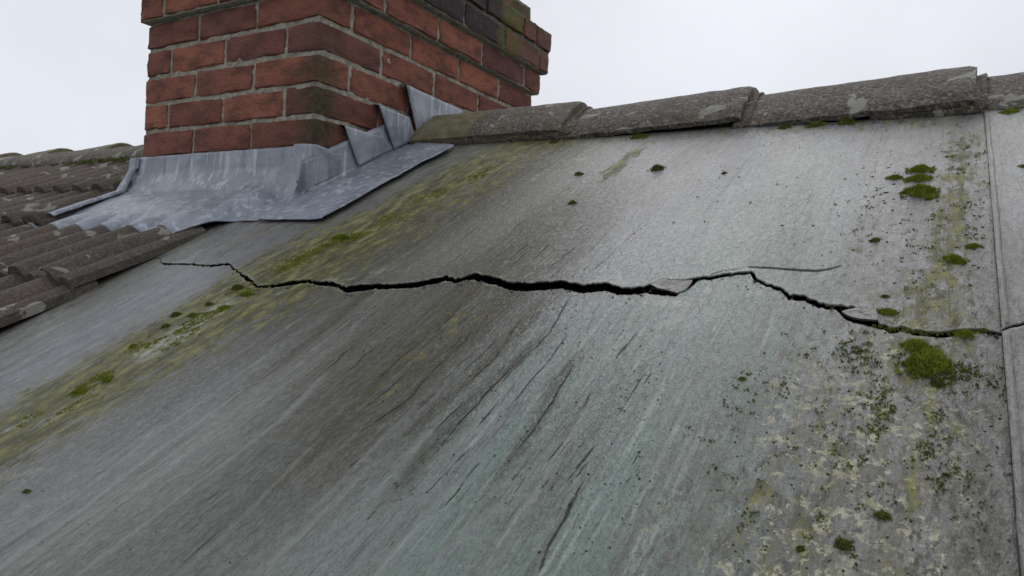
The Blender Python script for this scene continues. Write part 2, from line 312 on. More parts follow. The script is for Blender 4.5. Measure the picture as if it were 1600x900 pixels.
ST_PALE = [([(345, 478), (300, 505), (235, 548)], .022, .9), ([(120, 625), (60, 662)], .012, .6), ([(740, 243), (760, 247)], .006, .8), ([(800, 245), (825, 243)], .005, .8), ([(880, 252), (915, 250)], .005, .8), ([(320, 500), (250, 545)], .018, .8), ([(300, 520), (230, 550)], .014, .8), ([(470, 445), (560, 440)], .004, .5), ([(1060, 470), (1010, 470)], .006, .5), ([(40, 655), (10, 670)], .006, .7), ([(60, 735), (20, 740)], .004, .6), ([(400, 470), (440, 460)], .01, .4), ([(1070, 470), (1060, 500)], .012, .4)]
ST_GROOVE = [([(823, 550), (734, 639), (656, 730)], .0022, 1.), ([(891, 461), (860, 519), (823, 555)], .0018, 1.), ([(891, 519), (839, 581), (766, 670)], .0016, .9), ([(896, 566), (849, 644), (797, 717)], .0022, 1.), ([(896, 775), (854, 864), (832, 910)], .0017, .9), ([(925, 696), (899, 735)], .0022, 1.), ([(1009, 581), (946, 665)], .002, .75), ([(915, 748), (873, 827)], .0018, .8), ([(818, 493), (766, 566), (661, 660)], .0018, .85), ([(557, 534), (478, 602)], .0018, .9), ([(713, 540), (630, 628), (520, 700)], .0018, .8), ([(660, 560), (540, 660)], .0018, .7), ([(804, 386), (752, 420)], .002, .8), ([(827, 380), (784, 420)], .0018, .75), ([(858, 380), (809, 435)], .0022, .9), ([(899, 386), (847, 432)], .0022, .95), ([(965, 389), (919, 433)], .0018, .7), ([(880, 350), (800, 400)], .0018, .6), ([(780, 350), (700, 395)], .0018, .6),
             ([(120, 600), (60, 640)], .0015, .7), ([(340, 480), (260, 520)], .0015, .5), ([(437, 566), (330, 655)], .0016, .6), ([(734, 461), (640, 560)], .0018, .7), ([(590, 470), (500, 545)], .0018, .7), ([(470, 510), (400, 560)], .002, .7), ([(740, 690), (640, 790)], .0016, .6), ([(925, 600), (905, 640)], .002, .7), ([(1020, 300), (960, 380)], .0014, .5), ([(940, 470), (905, 540)], .0014, .5)]
ST_RIDGE = [([(411, 561), (222, 694), (111, 783), (0, 855)], .003, .8), ([(430, 575), (267, 690), (72, 840)], .003, .8), ([(500, 590), (439, 656), (222, 822), (128, 895)], .0035, .9), ([(889, 694), (690, 860)], .003, .4), ([(489, 694), (356, 828), (278, 895)], .003, .7), ([(950, 600), (860, 730), (770, 870)], .006, .6), ([(1090, 320), (1030, 400)], .004, .6), ([(1140, 300), (1090, 410)], .006, .6), ([(1050, 310), (990, 390)], .003, .5), ([(1100, 460), (1050, 560)], .005, .5), ([(620, 660), (500, 780)], .004, .5), ([(560, 740), (420, 880)], .005, .5), ([(700, 760), (600, 880)], .005, .5)]

ST_SHEEN = [([(1040, 215), (980, 330), (930, 430)], .10, .75), ([(1180, 210), (1150, 300), (1110, 420)], .09, .9), ([(1330, 200), (1310, 300), (1270, 420)], .09, .85), ([(1450, 195), (1440, 400)], .06, .5), ([(1590, 190), (1620, 500)], .08, .7), ([(330, 425), (200, 480), (100, 540), (0, 600)], .05, .75), ([(420, 540), (250, 650), (100, 750)], .05, .55), ([(300, 370), (250, 395)], .05, .4), ([(560, 640), (400, 780)], .04, .35), ([(1180, 470), (1130, 600)], .04, .3)]  # where the painted sky sheen lies, mostly upper right and left
ST_CROSS = [([(1170, 418), (1200, 419), (1229, 420.5), (1277, 423), (1300, 419), (1322, 413)], .0024, 2.8), ([(1105, 431), (1130, 424), (1174, 418.5)], .0022, .8)]
hr = random.Random(3)
for (x0, x1, y0, y1, n, ln) in [(470, 900, 465, 640, 34, 90), (560, 960, 560, 760, 22, 70), (700, 960, 320, 425, 14, 60), (880, 1060, 480, 760, 12, 45), (60, 420, 520, 860, 5, 90), (400, 760, 700, 890, 6, 80)]:
    for k in range(n):
        x, y = hr.uniform(x0, x1), hr.uniform(y0, y1); L_ = ln*hr.uniform(.3, 1.2); dx, dy = 1507-x, -202-y; dd_ = math.hypot(dx, dy); sk = hr.uniform(-.12, .12)
        ST_GROOVE.append(([(x, y), (x-L_*.5*dx/dd_+sk*L_*.3, y-L_*.5*dy/dd_), (x-L_*dx/dd_, y-L_*dy/dd_)], hr.uniform(.0008, .0013), hr.uniform(.35, .85)))
def strokes(u, v, L, seed, aniso=.25, wob=.006, fine=False):
    uw = u+wob*(fbm(u*8+3, v*5, seed, 3)-.5)
    if fine: uw = uw+.006*(fbm(u*6, v*34, seed+9, 3)-.5)
    r = np.zeros_like(u)
    for k, (px, w, a) in enumerate(L):
        P = uvs(px)
        sel = np.where((u > P[:, 0].min()-3*w-wob) & (u < P[:, 0].max()+3*w+wob))[0]
        if not len(sel): continue
        us_, vs_ = uw[sel], v[sel]; dmin = np.full(len(sel), 1e9); tmin = np.zeros(len(sel))
        for sg, ((x0, y0), (x1, y1)) in enumerate(zip(P[:-1], P[1:])):
            dx, dy = x1-x0, (y1-y0)*aniso; L2 = dx*dx+dy*dy+1e-12
            t = np.clip(((us_-x0)*dx+(vs_-y0)*aniso*dy)/L2, 0, 1)
            d = np.hypot(us_-x0-t*dx, (vs_-y0)*aniso-t*dy); tmin = np.where(d < dmin, (sg+t)/(len(P)-1), tmin); dmin = np.minimum(dmin, d)
        e = a*np.exp(-(dmin/w)**2)
        if fine: e = e*np.clip(np.minimum(tmin+.15, 1-tmin)*3.2, 0, 1)
        r[sel] = np.maximum(r[sel], e) if w < .01 else 1-(1-r[sel])*(1-np.minimum(e, .98))
    return r
def relief(u, v):
    h = .0032*(fbm(u*9, v*1.6, 31, 3)-.5)+.0016*(fbm(u*55, v*4, 41, 3)-.5)+.0012*(fbm(u*22, v*18, 43, 3)-.5)
    return h+.012*(fbm(u*1.7, v*1.3, 51, 2)-.5)
def build_sheet(name, ug, vtop, vbot, parent, lift_off, cracked=True):
    hi, lo, gap = lips(ug)
    tu = np.concatenate([np.linspace(0, .14, 74), np.linspace(.15, 1, 74)])
    vu = hi[None, :]+(vtop-hi)[None, :]*tu[:, None]
    span = .72
    tl = np.concatenate([np.array([0, .004, .010, .018]), np.linspace(.03, 1, 115)])
    vl = lo[None, :]-span*tl[:, None]
    ext = np.linspace(0, 1, 34)[1:]
    ve = vl[-1][None, :]+(vbot-vl[-1])[None, :]*ext[:, None]
    vl = np.concatenate([vl, ve])
    nc = len(ug)
    A = np.stack([np.broadcast_to(ug, vu.shape), vu], -1); B = np.stack([np.broadcast_to(ug, vl.shape), vl], -1)
    out = []
    for G, side in ((A, 1), (B, -1)):
        u, v = G[..., 0], G[..., 1]
        sm = (np.interp(ug, upP[:, 0], upP[:, 1]) if side > 0 else np.interp(ug, loP[:, 0], loP[:, 1])); sm = np.convolve(np.pad(sm, 20, 'edge'), np.ones(41)/41, 'valid')
        d = np.maximum(0, side*(v-sm[None, :]))
        gsm = np.convolve(np.pad(gap, 20, 'edge'), np.ones(41)/41, 'valid')
        lift = sstep(0, .012, gsm)[None, :]*(np.exp(-d/.06)*lift_u(u)*(1.0 if side > 0 else -.1)*(.75+.5*vn(u*18, 0*u, 77)))
        z = relief(u, v)+lift+lift_off
        out.append([u, v, z])
    (u1, v1, z1), (u2, v2, z2) = out
    V1 = np.stack([u1, v1, z1], -1).reshape(-1, 3); V2 = np.stack([u2, v2, z2], -1).reshape(-1, 3); n1 = len(V1)
    F1 = gridfaces(len(tu), nc); F2 = gridfaces(len(vl), nc, n1)[:, ::-1]
    V = np.concatenate([V1, V2]); F = np.concatenate([F1, F2])
    shut = gap <= 0
    remap = np.arange(len(V)); remap[n1+np.where(shut)[0]] = np.where(shut)[0]
    F = remap[F]
    # broken edges: a skirt under each lip
    op = np.where(~shut)[0]; SK = []; NV = []; base = len(V)
    if len(op) > 1:
        for start, dirn, sd in ((0, 1, .004), (n1, -1, .002)):
            e = start+op
            for k, (dep, bk_) in enumerate(((.0022, .0), (.0028, .09))):
                q = V[e].copy(); q[:, 2] -= dep+.0008*vn(q[:, 0]*200, 0, 60+k); q[:, 1] += dirn*(bk_+.0008*(vn(q[:, 0]*300, 0, 61+k)-.3)); NV.append(q)
            i0 = e; i1 = base+np.arange(len(op)); i2 = i1+len(op); base += 2*len(op)
            for a, b in ((i0, i1), (i1, i2)):
                f = np.stack([a[:-1], a[1:], b[1:], b[:-1]], -1); SK.append(f if dirn < 0 else f[:, ::-1])
        V = np.concatenate([V]+NV); F = np.concatenate([F]+SK)
    # outer rim
    o = mobj(name, V, F, M_sheet, parent)
    u, v = V[:, 0], V[:, 1]
    gr = np.maximum(strokes(u, v, [(p_, max(.001, w_*.5), a_) for p_, w_, a_ in ST_GROOVE], 11, .25, .010, True), strokes(u, v, ST_CROSS, 12, 1., .004, True))
    for n_, L_, s_ in (('algae', ST_ALGAE, 1), ('dark', ST_DARK, 2), ('patina', ST_PAT, 3), ('lichen', ST_LICH, 4), ('grime', ST_GRIME, 5), ('pale', ST_PALE, 6), ('ridge', ST_RIDGE, 7), ('sheen_tint', ST_SHEEN, 8)):
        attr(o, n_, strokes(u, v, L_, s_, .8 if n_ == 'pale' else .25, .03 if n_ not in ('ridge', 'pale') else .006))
    hi_v, lo_v, g_v = lips(u); de = np.minimum(np.abs(v-hi_v), np.abs(v-lo_v))
    rim = np.exp(-(de/.0035)**2)*sstep(.002, .008, g_v)*.9
    pv = np.empty(len(V), np.float32); o.data.attributes['pale'].data.foreach_get('value', pv)
    o.data.attributes['pale'].data.foreach_set('value', np.maximum(pv, rim).astype(np.float32))
    attr(o, 'groove', gr)
    z = np.empty(len(V)*3, np.float32); o.data.vertices.foreach_get('co', z); z = z.reshape(-1, 3)
    rd = np.empty(len(V), np.float32); o.data.attributes['ridge'].data.foreach_get('value', rd)
    z[:, 2] += -.0004*gr+.0012*rd
    o.data.vertices.foreach_set('co', z.ravel()); o.data.update()
    return o
SEAM = 1.318
sheet = empty('sheet_roof', 'weathered grey-green metal sheet roof slope split by a long jagged crack', 'roof', ROOF)
build_sheet('sheet', np.concatenate([np.linspace(-.3, -.16, 12)[:-1], np.arange(-.16, SEAM, .0013)]), VR-.035, -2.3, sheet, 0)
build_sheet('sheet', np.concatenate([np.arange(SEAM-.004, 1.5, .003), np.linspace(1.5, 3.2, 70)]), VR-.036, -2.31, sheet, .0045)
# welted seam strip where the two sheets meet
nv = 400; vv = np.linspace(-2.3, VR-.04, nv); prof = [(-.0045, .0002), (-.0042, .0028), (-.0034, .0046), (-.0005, .0051), (.0025, .0050)]
P = np.zeros((nv, len(prof), 3))
for j, (du, dz) in enumerate(prof):
    w = .0008*(fbm(vv*9, 2, 91, 3)-.5)*2
    P[:, j] = np.stack([SEAM+du+w, vv, relief(SEAM+0*vv, vv)+dz+.0006*(vn(vv*60, j, 92)-.5)], -1)
lp_hi, lp_lo, _ = lips(np.array([SEAM]))
for msk in (vv > lp_hi[0]+.002, vv < lp_lo[0]-.002):
    Q = P[msk]; V, Fc = solid_grid(Q, (0, 0, -.002)); so = mobj('seam', V, Fc, M_sheet, sheet)
    for n_ in ('algae', 'patina', 'dark', 'lichen', 'pale', 'ridge', 'sheen_tint'): attr(so, n_, np.zeros(len(V)))
    attr(so, 'groove', np.where((np.arange(len(V)) % len(prof)) < 2, .8, 0))
    attr(so, 'grime', np.full(len(V), .4))
# torn tongues left bridging the crack
def flake(px, off, thick, offs):
    Pq = uvs(px, off); n = len(Pq); c = Pq.mean(0)
    rings = []
    for s in (1, .7, .35): rings.append(c+(Pq-c)*s)
    V = []
    for k, r in enumerate(rings):
        for i, q in enumerate(r): V.append((q[0], q[1], off+offs[i]*(1 if k == 0 else .8 if k == 1 else .6)+.0006*random.random()))
    V.append((c[0], c[1], off+float(np.mean(offs))*.5)); m = len(V)
    Fc = []
    for k in range(2):
        for i in range(n): j = (i+1) % n; Fc.append((k*n+i, k*n+j, (k+1)*n+j, (k+1)*n+i))
    for i in range(n): Fc.append((2*n+i, 2*n+(i+1) % n, 3*n))
    for i in range(n): V.append((V[i][0], V[i][1]+.001, V[i][2]-thick))
    for i in range(n): j = (i+1) % n; Fc.append((i, m+i, m+j, j))
    Fc.append(tuple(range(m+n-1, m-1, -1)))
    o = mobj('torn_flake', V, [f[::-1] for f in Fc], M_flake, sheet, False)
    for n_ in ('algae', 'patina', 'dark', 'ridge', 'groove', 'sheen_tint'): attr(o, n_, np.zeros(len(V)))
    attr(o, 'lichen', np.full(len(V), .15)); attr(o, 'pale', np.full(len(V), .12)); attr(o, 'grime', np.full(len(V), .55))
flake([(1016, 444), (1022, 440), (1033, 437), (1050, 438.5), (1064, 439), (1082, 437.5), (1079, 443), (1071, 452), (1058, 456), (1042, 453), (1028, 450)], .0005, .003, [.0, .0005, .001, .001, .001, 0, 0, -.001, -.001, 0, 0])
flake([(1315, 486), (1326, 483.5), (1340, 482), (1355, 483), (1368, 485), (1371, 492), (1371, 500), (1358, 499), (1345, 498), (1333, 496), (1323, 492)], .0005, .003, [0, .0005, .001, .001, .001, .001, 0, 0, 0, 0, 0])
# boarding under the sheets
V, Fc = solid_grid(np.stack(np.meshgrid(np.linspace(-.3, 3.2, 12), np.linspace(-2.3, VR-.04, 12)), -1) @ np.array([[1, 0, 0], [0, 1, 0]]) + np.array([0, 0, -.07]), (0, 0, -.02))
mobj('deck_board', V, Fc, M_deck, sheet, False)

# ------------------------------------------------------------------ tiled roof beside it
tiles = empty('tiled_roof', 'brown ribbed concrete tiled roof slope left of the chimney', 'roof', ROOF)
GAUGE, RIB, TW = .257, .11, .33
TEDGE = -.090
def tile_prof(x):                                  # x from 0 (left) to TW, height of the ribbed top
    ph = (x/RIB) % 1.0
    a = np.clip(ph/.62, 0, 1); b = np.clip((ph-.62)/.38, 0, 1)
    return .025*np.sin(np.pi*a)**.75+.010*np.sin(np.pi*b)**.8
def tile_mesh(seed):
    xs = np.linspace(0, TW, 49)
    ys = np.array([0, .004, .10, .2, .30])
    X, Y = np.meshgrid(xs, ys)
    rs = .0016*(fbm(X*40, Y*14, seed, 3)-.5)*2
    Z = tile_prof(X*.9999)+.021*(1-Y/GAUGE)+rs
    Yd = Y+np.where(Y < .001, .006*(fbm(X*60, 0*X, seed+5, 3)-.5), 0)
    Z = Z-np.where(Y < .001, .003, 0)
    V, Fc = solid_grid(np.stack([X, Yd, Z], -1), (0, .001, -.016))
    me = bpy.data.meshes.new('roof_tile'); me.from_pydata(V.tolist(), [], Fc.tolist()); me.update(); me.materials.append(M_tile)
    me.polygons.foreach_set('use_smooth', [True]*len(me.polygons)); me.set_sharp_from_angle(angle=math.radians(50)); return me
TM = [tile_mesh(s) for s in (3, 14, 25, 36)]
for r in range(-8, 1):
    v0 = -.010+GAUGE*r
    for c in range(16):
        if r in (-1, 0) and c < 2: continue                                    # the lead lies straight on the battens here
        o = bpy.data.objects.new('roof_tile', random.choice(TM)); link(o, tiles)
        o.location = (TEDGE-TW*(c+1)+random.uniform(-.0015, .0015), v0+random.uniform(-.004, .004), .0125+random.uniform(-.001, .0015))
        if r == 0: o.scale = (1, 1.25, 1)
        o.rotation_euler = (random.uniform(-.003, .003), random.uniform(-.004, .004), random.uniform(-.004, .004))
for v0 in (-.267, -.010):                                                # narrow cut tiles against the stack
    o = bpy.data.objects.new('roof_tile', TM[0]); link(o, tiles); o.location = (TEDGE-2*TW+.001, v0, .0125); o.scale = (.083/TW, 1.25 if v0 > -.1 else 1, 1)
V, Fc = solid_grid(np.stack(np.meshgrid(np.linspace(-5.6, -.31, 6), np.linspace(-2.3, VR-.03, 6)), -1) @ np.array([[1, 0, 0], [0, 1, 0]]) + np.array([0, 0, -.006]), (0, 0, -.03))
mobj('underlay', V, Fc, M_deck, tiles, False)
# far slope behind the ridge
bl = np.zeros((40, 60, 3)); uu = np.linspace(-5.6, 3.2, 60); dd = np.linspace(.04, 2.6, 40)
for i in range(40):
    y = YR+dd[i]*CT; z = ZB+math.tan(TH)*YR-dd[i]*ST
    bl[i] = np.stack([uu, np.full(60, y), z+.02*(((dd[i]/GAUGE) % 1)-.5)+0*uu], -1)
V, Fc = solid_grid(bl[:, :, :], (0, 0, -.03))
back = mobj('rear_slope', V, Fc, M_tile, None, False); tag(back, 'rear tiled slope falling away behind the ridge', 'roof')

# ------------------------------------------------------------------ ridge tiles
ZR = .1785
def ridge_mesh(L, seed, s0=.925, s1=1.0, sink=.012, half=.132, drop=.088):
    th = .018
    ang = np.linspace(-1, 1, 29); sec = []
    for a in ang:
        y = half*a; z = -drop*(math.sqrt(a*a+.16)-.4)/(math.sqrt(1.16)-.4); z -= .009*max(0, (abs(a)-.86)/.14)**2; sec.append((y*(1-.02*max(0, (abs(a)-.86)/.14)), z))
    sec = np.array(sec); nx = 40; xs = np.linspace(0, L, nx)
    P = np.zeros((nx, len(ang), 3)); Q = np.zeros_like(P)
    for i, x in enumerate(xs):
        s = s0+(s1-s0)*sstep(0, 1, x/L) if True else 1
        s = s0+(s1-s0)*x/L
        ex = (.004*(fbm(ang*6, 0*ang+seed, seed, 3)-.5)*2) if i in (0, nx-1) else 0
        rough = .0020*(fbm(x*30+0*ang, ang*5, seed, 4)-.5)*2
        edge = .003*(vn(x*35, seed, seed+3)-.5)*(np.abs(ang) > .96)
        rr = .004 if i in (0, nx-1) else 0
        dpl = sink*(1-x/L)
        P[i] = np.stack([x+ex+0*ang, sec[:, 0]*s, (sec[:, 1])*s-(1-s)*.18-dpl+rough+edge-rr], -1)
        Q[i] = np.stack([x+ex+0*ang, sec[:, 0]*s*.95, (sec[:, 1])*s-(1-s)*.18-dpl-(th+.002)*(1-ang**6)+edge-.008*ang**6], -1)
    n = nx*len(ang); V = np.concatenate([P.reshape(-1, 3), Q.reshape(-1, 3)]); nc = len(ang)
    Fs = [gridfaces(nx, nc), gridfaces(nx, nc, n)[:, ::-1]]; idx = np.arange(n).reshape(nx, nc)
    for e in (idx[0], idx[:, -1], idx[-1, ::-1], idx[::-1, 0]): Fs.append(np.stack([e[1:], e[:-1], e[:-1]+n, e[1:]+n], -1))
    return V, np.concatenate(Fs)
def ridge_run(name, label, spans, seed, half=.132, drop=.088):
    e = empty(name, label, 'ridge', Matrix.Translation((spans[0][0], YR, ZR)))
    x0 = spans[0][0]
    for k, (a, b) in enumerate(spans):
        V, Fc = ridge_mesh(b-a, seed+k*7, .985, 1., .002) if (k == 0 and a > 0) else ridge_mesh(b-a, seed+k*7, half=half, drop=drop); o = mobj('ridge_tile', V, Fc, M_ridge, e)
        o.data.set_sharp_from_angle(angle=math.radians(40))
        o.location = (a-x0, random.uniform(-.002, .002), random.uniform(-.001, .001))
        if k+1 < len(spans):                                                  # mortar squeezed out at the lap
            V, Fc = ridge_mesh(.034, seed+90+k, .952, .94, half=half, drop=drop); q = mobj('joint_mortar', V, Fc, M_bed, e); q.location = (b-x0-.016, 0, -.0035)
    # bedding mortar under the front edge, ragged
    a, b = spans[0][0], spans[-1][1]; nx = int((b-a)/.008); xs = np.linspace(a, b, nx)
    return e, a, b, xs
rr, a, b, xs = ridge_run('roof_ridge', 'row of speckled concrete ridge tiles right of the chimney', [(.004, .473), (.455, .890), (.872, 1.300), (1.282, 1.71), (1.69, 2.12), (2.1, 2.53), (2.51, 2.94), (2.92, 3.2)], 5)
rl, al_, bl_, xsl = ridge_run('roof_ridge', 'row of mossy ridge tiles left of the chimney', [(-5.5, -5.05), (-5.07, -4.6), (-4.62, -4.15), (-4.17, -3.7), (-3.72, -3.25), (-3.27, -2.80), (-2.82, -2.36), (-2.38, -1.93), (-1.95, -1.50), (-1.52, -1.05), (-1.07, -.668)], 50, .178, .100)
def bedding(parent, x0, xa, xb, seed, fill):
    """ragged mortar fillet set back under the tile edge"""
    nx = max(8, int((xb-xa)/.006)); x = np.linspace(xa, xb, nx); sec = [(-.108, .0), (-.113, .012), (-.110, .022), (-.098, .032), (-.05, .04)]
    P = np.zeros((nx, len(sec), 3))
    e = np.minimum(1, np.minimum(x-xa, xb-x)/.015)
    for j, (dy, dz) in enumerate(sec):
        n = fbm(x*28, j*.7, seed, 4)-.5
        y = YR+dy-.012*n*e-.006*(1-e)*-1+.004*fill
        roofz = ZB+math.tan(TH)*(YR+dy)
        P[:, j] = np.stack([x, y, roofz+dz+.004*(vn(x*60, j, seed)-.5)-.004], -1)
    V, Fc = solid_grid(P, (0, .02, -.02)); V = V-np.array([x0, YR, ZR])
    return mobj('mortar_bedding', V, Fc, M_bed, parent)
bedding(rr, .004, .01, .50, 1, -2.5); bedding(rr, .004, 1.13, 1.315, 3, -2.5); bedding(rr, .004, .50, 1.125, 4, 6); bedding(rr, .004, 1.32, 3.2, 5, 4)
bedding(rl, -5.5, -5.5, -.67, 9, -17.)

# ------------------------------------------------------------------ chimney
ch = empty('chimney', 'red brick chimney stack with oversailing top courses', 'chimney', Matrix.Translation((0, 0, ZB)))
LF, LR, BW, BH, CH = .665, 1.0025, .1025, .065, .075
def brick_mesh(L, D, H, seed):
    bm = bmesh.new(); bmesh.ops.create_cube(bm, size=1)
    for v in bm.verts: v.co = Vector((v.co.x*L, v.co.y*D, v.co.z*H))
    bmesh.ops.bevel(bm, geom=bm.edges[:], offset=.0035, segments=1, affect='EDGES', profile=.6)
    ed = [e for e in bm.edges if e.calc_length() > .05]
    bmesh.ops.subdivide_edges(bm, edges=ed, cuts=3, use_grid_fill=True)
    rnd = random.Random(seed)
    for v in bm.verts: v.co += Vector((rnd.uniform(-1, 1), rnd.uniform(-1, 1), rnd.uniform(-1, 1)))*.0019
    for v in bm.verts:
        if abs(v.co.x) > L*.46 and abs(v.co.z) > H*.44 and rnd.random() < .25: v.co *= .985
    me = bpy.data.meshes.new('brick'); bm.to_mesh(me); bm.free(); me.materials.append(M_brick)
    me.polygons.foreach_set('use_smooth', [True]*len(me.polygons)); me.set_sharp_from_angle(angle=math.radians(35)); return me
BC = {}
def add_brick(cx, cy, cz, L, along):
    k = (round(L, 3), random.randrange(3))
    if k not in BC: BC[k] = brick_mesh(L, BW, BH, hash(k) & 0xffff)
    o = bpy.data.objects.new('brick', BC[k]); link(o, ch)
    o.location = (cx+random.uniform(-.001, .001), cy+random.uniform(-.001, .001), cz-ZB+random.uniform(-.001, .001))
    o.rotation_euler = (random.uniform(-.006, .006), random.uniform(-.006, .006), (0 if along == 'x' else math.pi/2)+random.uniform(-.006, .006))
def fill(a, b):
    """split a run from a to b into stretchers with the odd bit left at the far end"""
    r = []; x = a
    while b-x > .215+.02: r.append((x, x+.215)); x += .225
    if b-x > .06: r.append((x, b))
    elif r: r[-1] = (r[-1][0], b)
    return r
def course(z, odd, p):
    x0, x1, y0, y1 = -LF-p, p, -p, LR+p; cz = z+CH/2
    if odd:
        fr = [(x1-s[1]+x0, x1-s[0]+x0) for s in fill(x0, x1)]        # full bricks from the right-hand corner
        rg = fill(y0+BW+.01, y1); bk = fill(x0, x1-BW-.01); lf = fill(y0+BW+.01, y1-BW-.01)
    else:
        fr = fill(x0+BW+.01, x1-BW-.01); rg = fill(y0, y1-BW-.01); bk = fill(x0, x1); lf = fill(y0, y1-BW-.01)
    for a, b in fr: add_brick((a+b)/2, y0+BW/2, cz, b-a, 'x')
    for a, b in rg: add_brick(x1-BW/2, (a+b)/2, cz, b-a, 'y')
    for a, b in bk: add_brick((a+b)/2, y1-BW/2, cz, b-a, 'x')
    for a, b in lf: add_brick(x0+BW/2, (a+b)/2, cz, b-a, 'y')
for k in range(1, 12):                                                # course 1 sits right under the oversail
    course(.375-CH*k, k % 2 == 1, 0)
course(.375, False, .018); course(.45, True, .038); course(.525, False, .043)
LR_s = LR; 
LR = .955; course(.585, True, .004); LR = LR_s
def core(z0, z1, p, seed):
    x0, x1, y0, y1 = -LF-p, p, -p, LR+p
    s = .0045; pts = []
    per = [(x0+s, y0+s, x1-s, y0+s), (x1-s, y0+s, x1-s, y1-s), (x1-s, y1-s, x0+s, y1-s), (x0+s, y1-s, x0+s, y0+s)]
    nz = max(3, int((z1-z0)/.007)); zs = np.linspace(z0, z1, nz); ring = []
    for ax, ay, bx, by in per:
        n = int(math.hypot(bx-ax, by-ay)/.009)
        for i in range(n): t = i/n; ring.append((ax+(bx-ax)*t, ay+(by-ay)*t))
    R = np.array(ring); n = len(R); V = []
    cx, cy = (x0+x1)/2, (y0+y1)/2
    s_ = np.arange(n)*.009
    for z in zs:
        d = .0075*(fbm(s_*45, z*70, seed, 3)-.42)
        f = np.stack([np.sign(R[:, 0]-cx)*(np.abs(R[:, 0]-cx) > (x1-x0)/2-s-.002), np.sign(R[:, 1]-cy)*(np.abs(R[:, 1]-cy) > (y1-y0)/2-s-.002)], -1)
        q = R+f*np.minimum(d, .0035)[:, None]; V.append(np.concatenate([q, np.full((n, 1), z-ZB)], 1))
    V = np.concatenate(V); Fc = []
    i = np.arange(n); j = (i+1) % n
    for k in range(nz-1): Fc += np.stack([k*n+i, k*n+j, (k+1)*n+j, (k+1)*n+i], -1).tolist()
    Fc.append(list(range((nz-1)*n, nz*n))); Fc.append(list(range(n-1, -1, -1)))
    mobj('mortar_core', V, Fc, M_mortar, ch)
core(-.45, .377, 0, 1); core(.377, .452, .018, 2); core(.452, .598, .038, 3)
LR = .955; core(.598, .664, .004, 4); LR = LR_s

# ------------------------------------------------------------------ lead flashing
fl = empty('lead_flashing', 'blue-grey lead flashing dressed round the chimney base', 'flashing', Matrix.Translation((0, 0, ZB)))
def W(u, v, off): return np.stack([u, v*CT-off*ST, v*ST+off*CT], -1)     # slope coordinates, relative to the flashing's base
def tile_h(u, v):
    """top of the tiling under the lead"""
    row = np.floor((v+.010)/GAUGE); f = (v+.010)/GAUGE-row
    return .0125+.021*(1-f)+tile_prof(np.mod(u-TEDGE, TW))
def wrinkle(u, v, s): return .0058*(fbm(u*11, v*11, s, 3)-.5)+.0022*(fbm(u*34, v*26, s+4, 2)-.5)
def apron(u0, u1, thick=.0025):
    nu = 170; us = np.linspace(u0, u1, nu); rows = []
    base_off = lambda u: .007+.027*sstep(-.065, -.105, u)
    tops = .004*(fbm(us*14, 1, 8, 3)-.5)
    for t in np.linspace(0, 1, 12):                                       # upstand
        z0 = -ZB+.004+tops; zf = base_off(us)*CT+.022
        y = -.0065-.004*t-.006*sstep(.7, 1, t)+.0022*(fbm(us*11, t*2, 18, 3)-.5)*2*sstep(0, .3, t)
        rows.append(np.stack([us, y, z0+(zf-z0)*t], -1))
    vend = -.168-.108*sstep(-.065, -.12, us)+.012*(fbm(us*12, 4, 28, 3)-.5)
    ribs = tile_prof(np.mod(us-TEDGE, TW))
    for t in np.linspace(0, 1, 44):
        v = -.03+(vend+.03)*t
        low = sstep(-.15, -.27, v)*sstep(-.07, -.11, us)
        h = base_off(us)*(1-low)+(.0165+.92*ribs)*low
        h = h+wrinkle(us, v, 38)*sstep(0, .2, t)*(1-.6*low)
        rows.append(W(us, v, h))
    V, Fc = solid_grid(np.stack(rows), (0, .0022, -.0022)); return mobj('apron', V, Fc[:, ::-1], M_lead, fl)
apron(-.712, .006)
def left_welt():
    """side piece lapped over the apron at its left end, with a rolled edge"""
    ns = 60; nc_ = 12; P = np.zeros((ns, nc_, 3))
    for i, t in enumerate(np.linspace(0, 1, ns)):
        if t < .4:
            k = t/.4; z = -ZB+.002-(-ZB-.075)*k; y = -.012-.010*sstep(.6, 1, k); v = None
        for j, w in enumerate(np.linspace(0, 1, nc_)):
            bul = .007*math.sin(math.pi*min(1, max(0, (w-.45)/.55)))**.6 if w > .45 else 0
            if t < .4:
                P[i, j] = (-.688+.030*w-.004*k, y-bul, z)
            else:
                k2 = (t-.4)/.6; vv_ = -.036-.20*k2; uu_ = -.70+.035*k2*0-.03*k2+(.045+.030*k2)*w
                P[i, j] = W(np.array(uu_), np.array(vv_), np.array(.037+.008*k2+bul+.002*vn(uu_*40, vv_*40, 3)))
    V, Fc = solid_grid(P, (0, .002, -.002)); mobj('side_lap', V, Fc[:, ::-1], M_lead, fl)
left_welt()
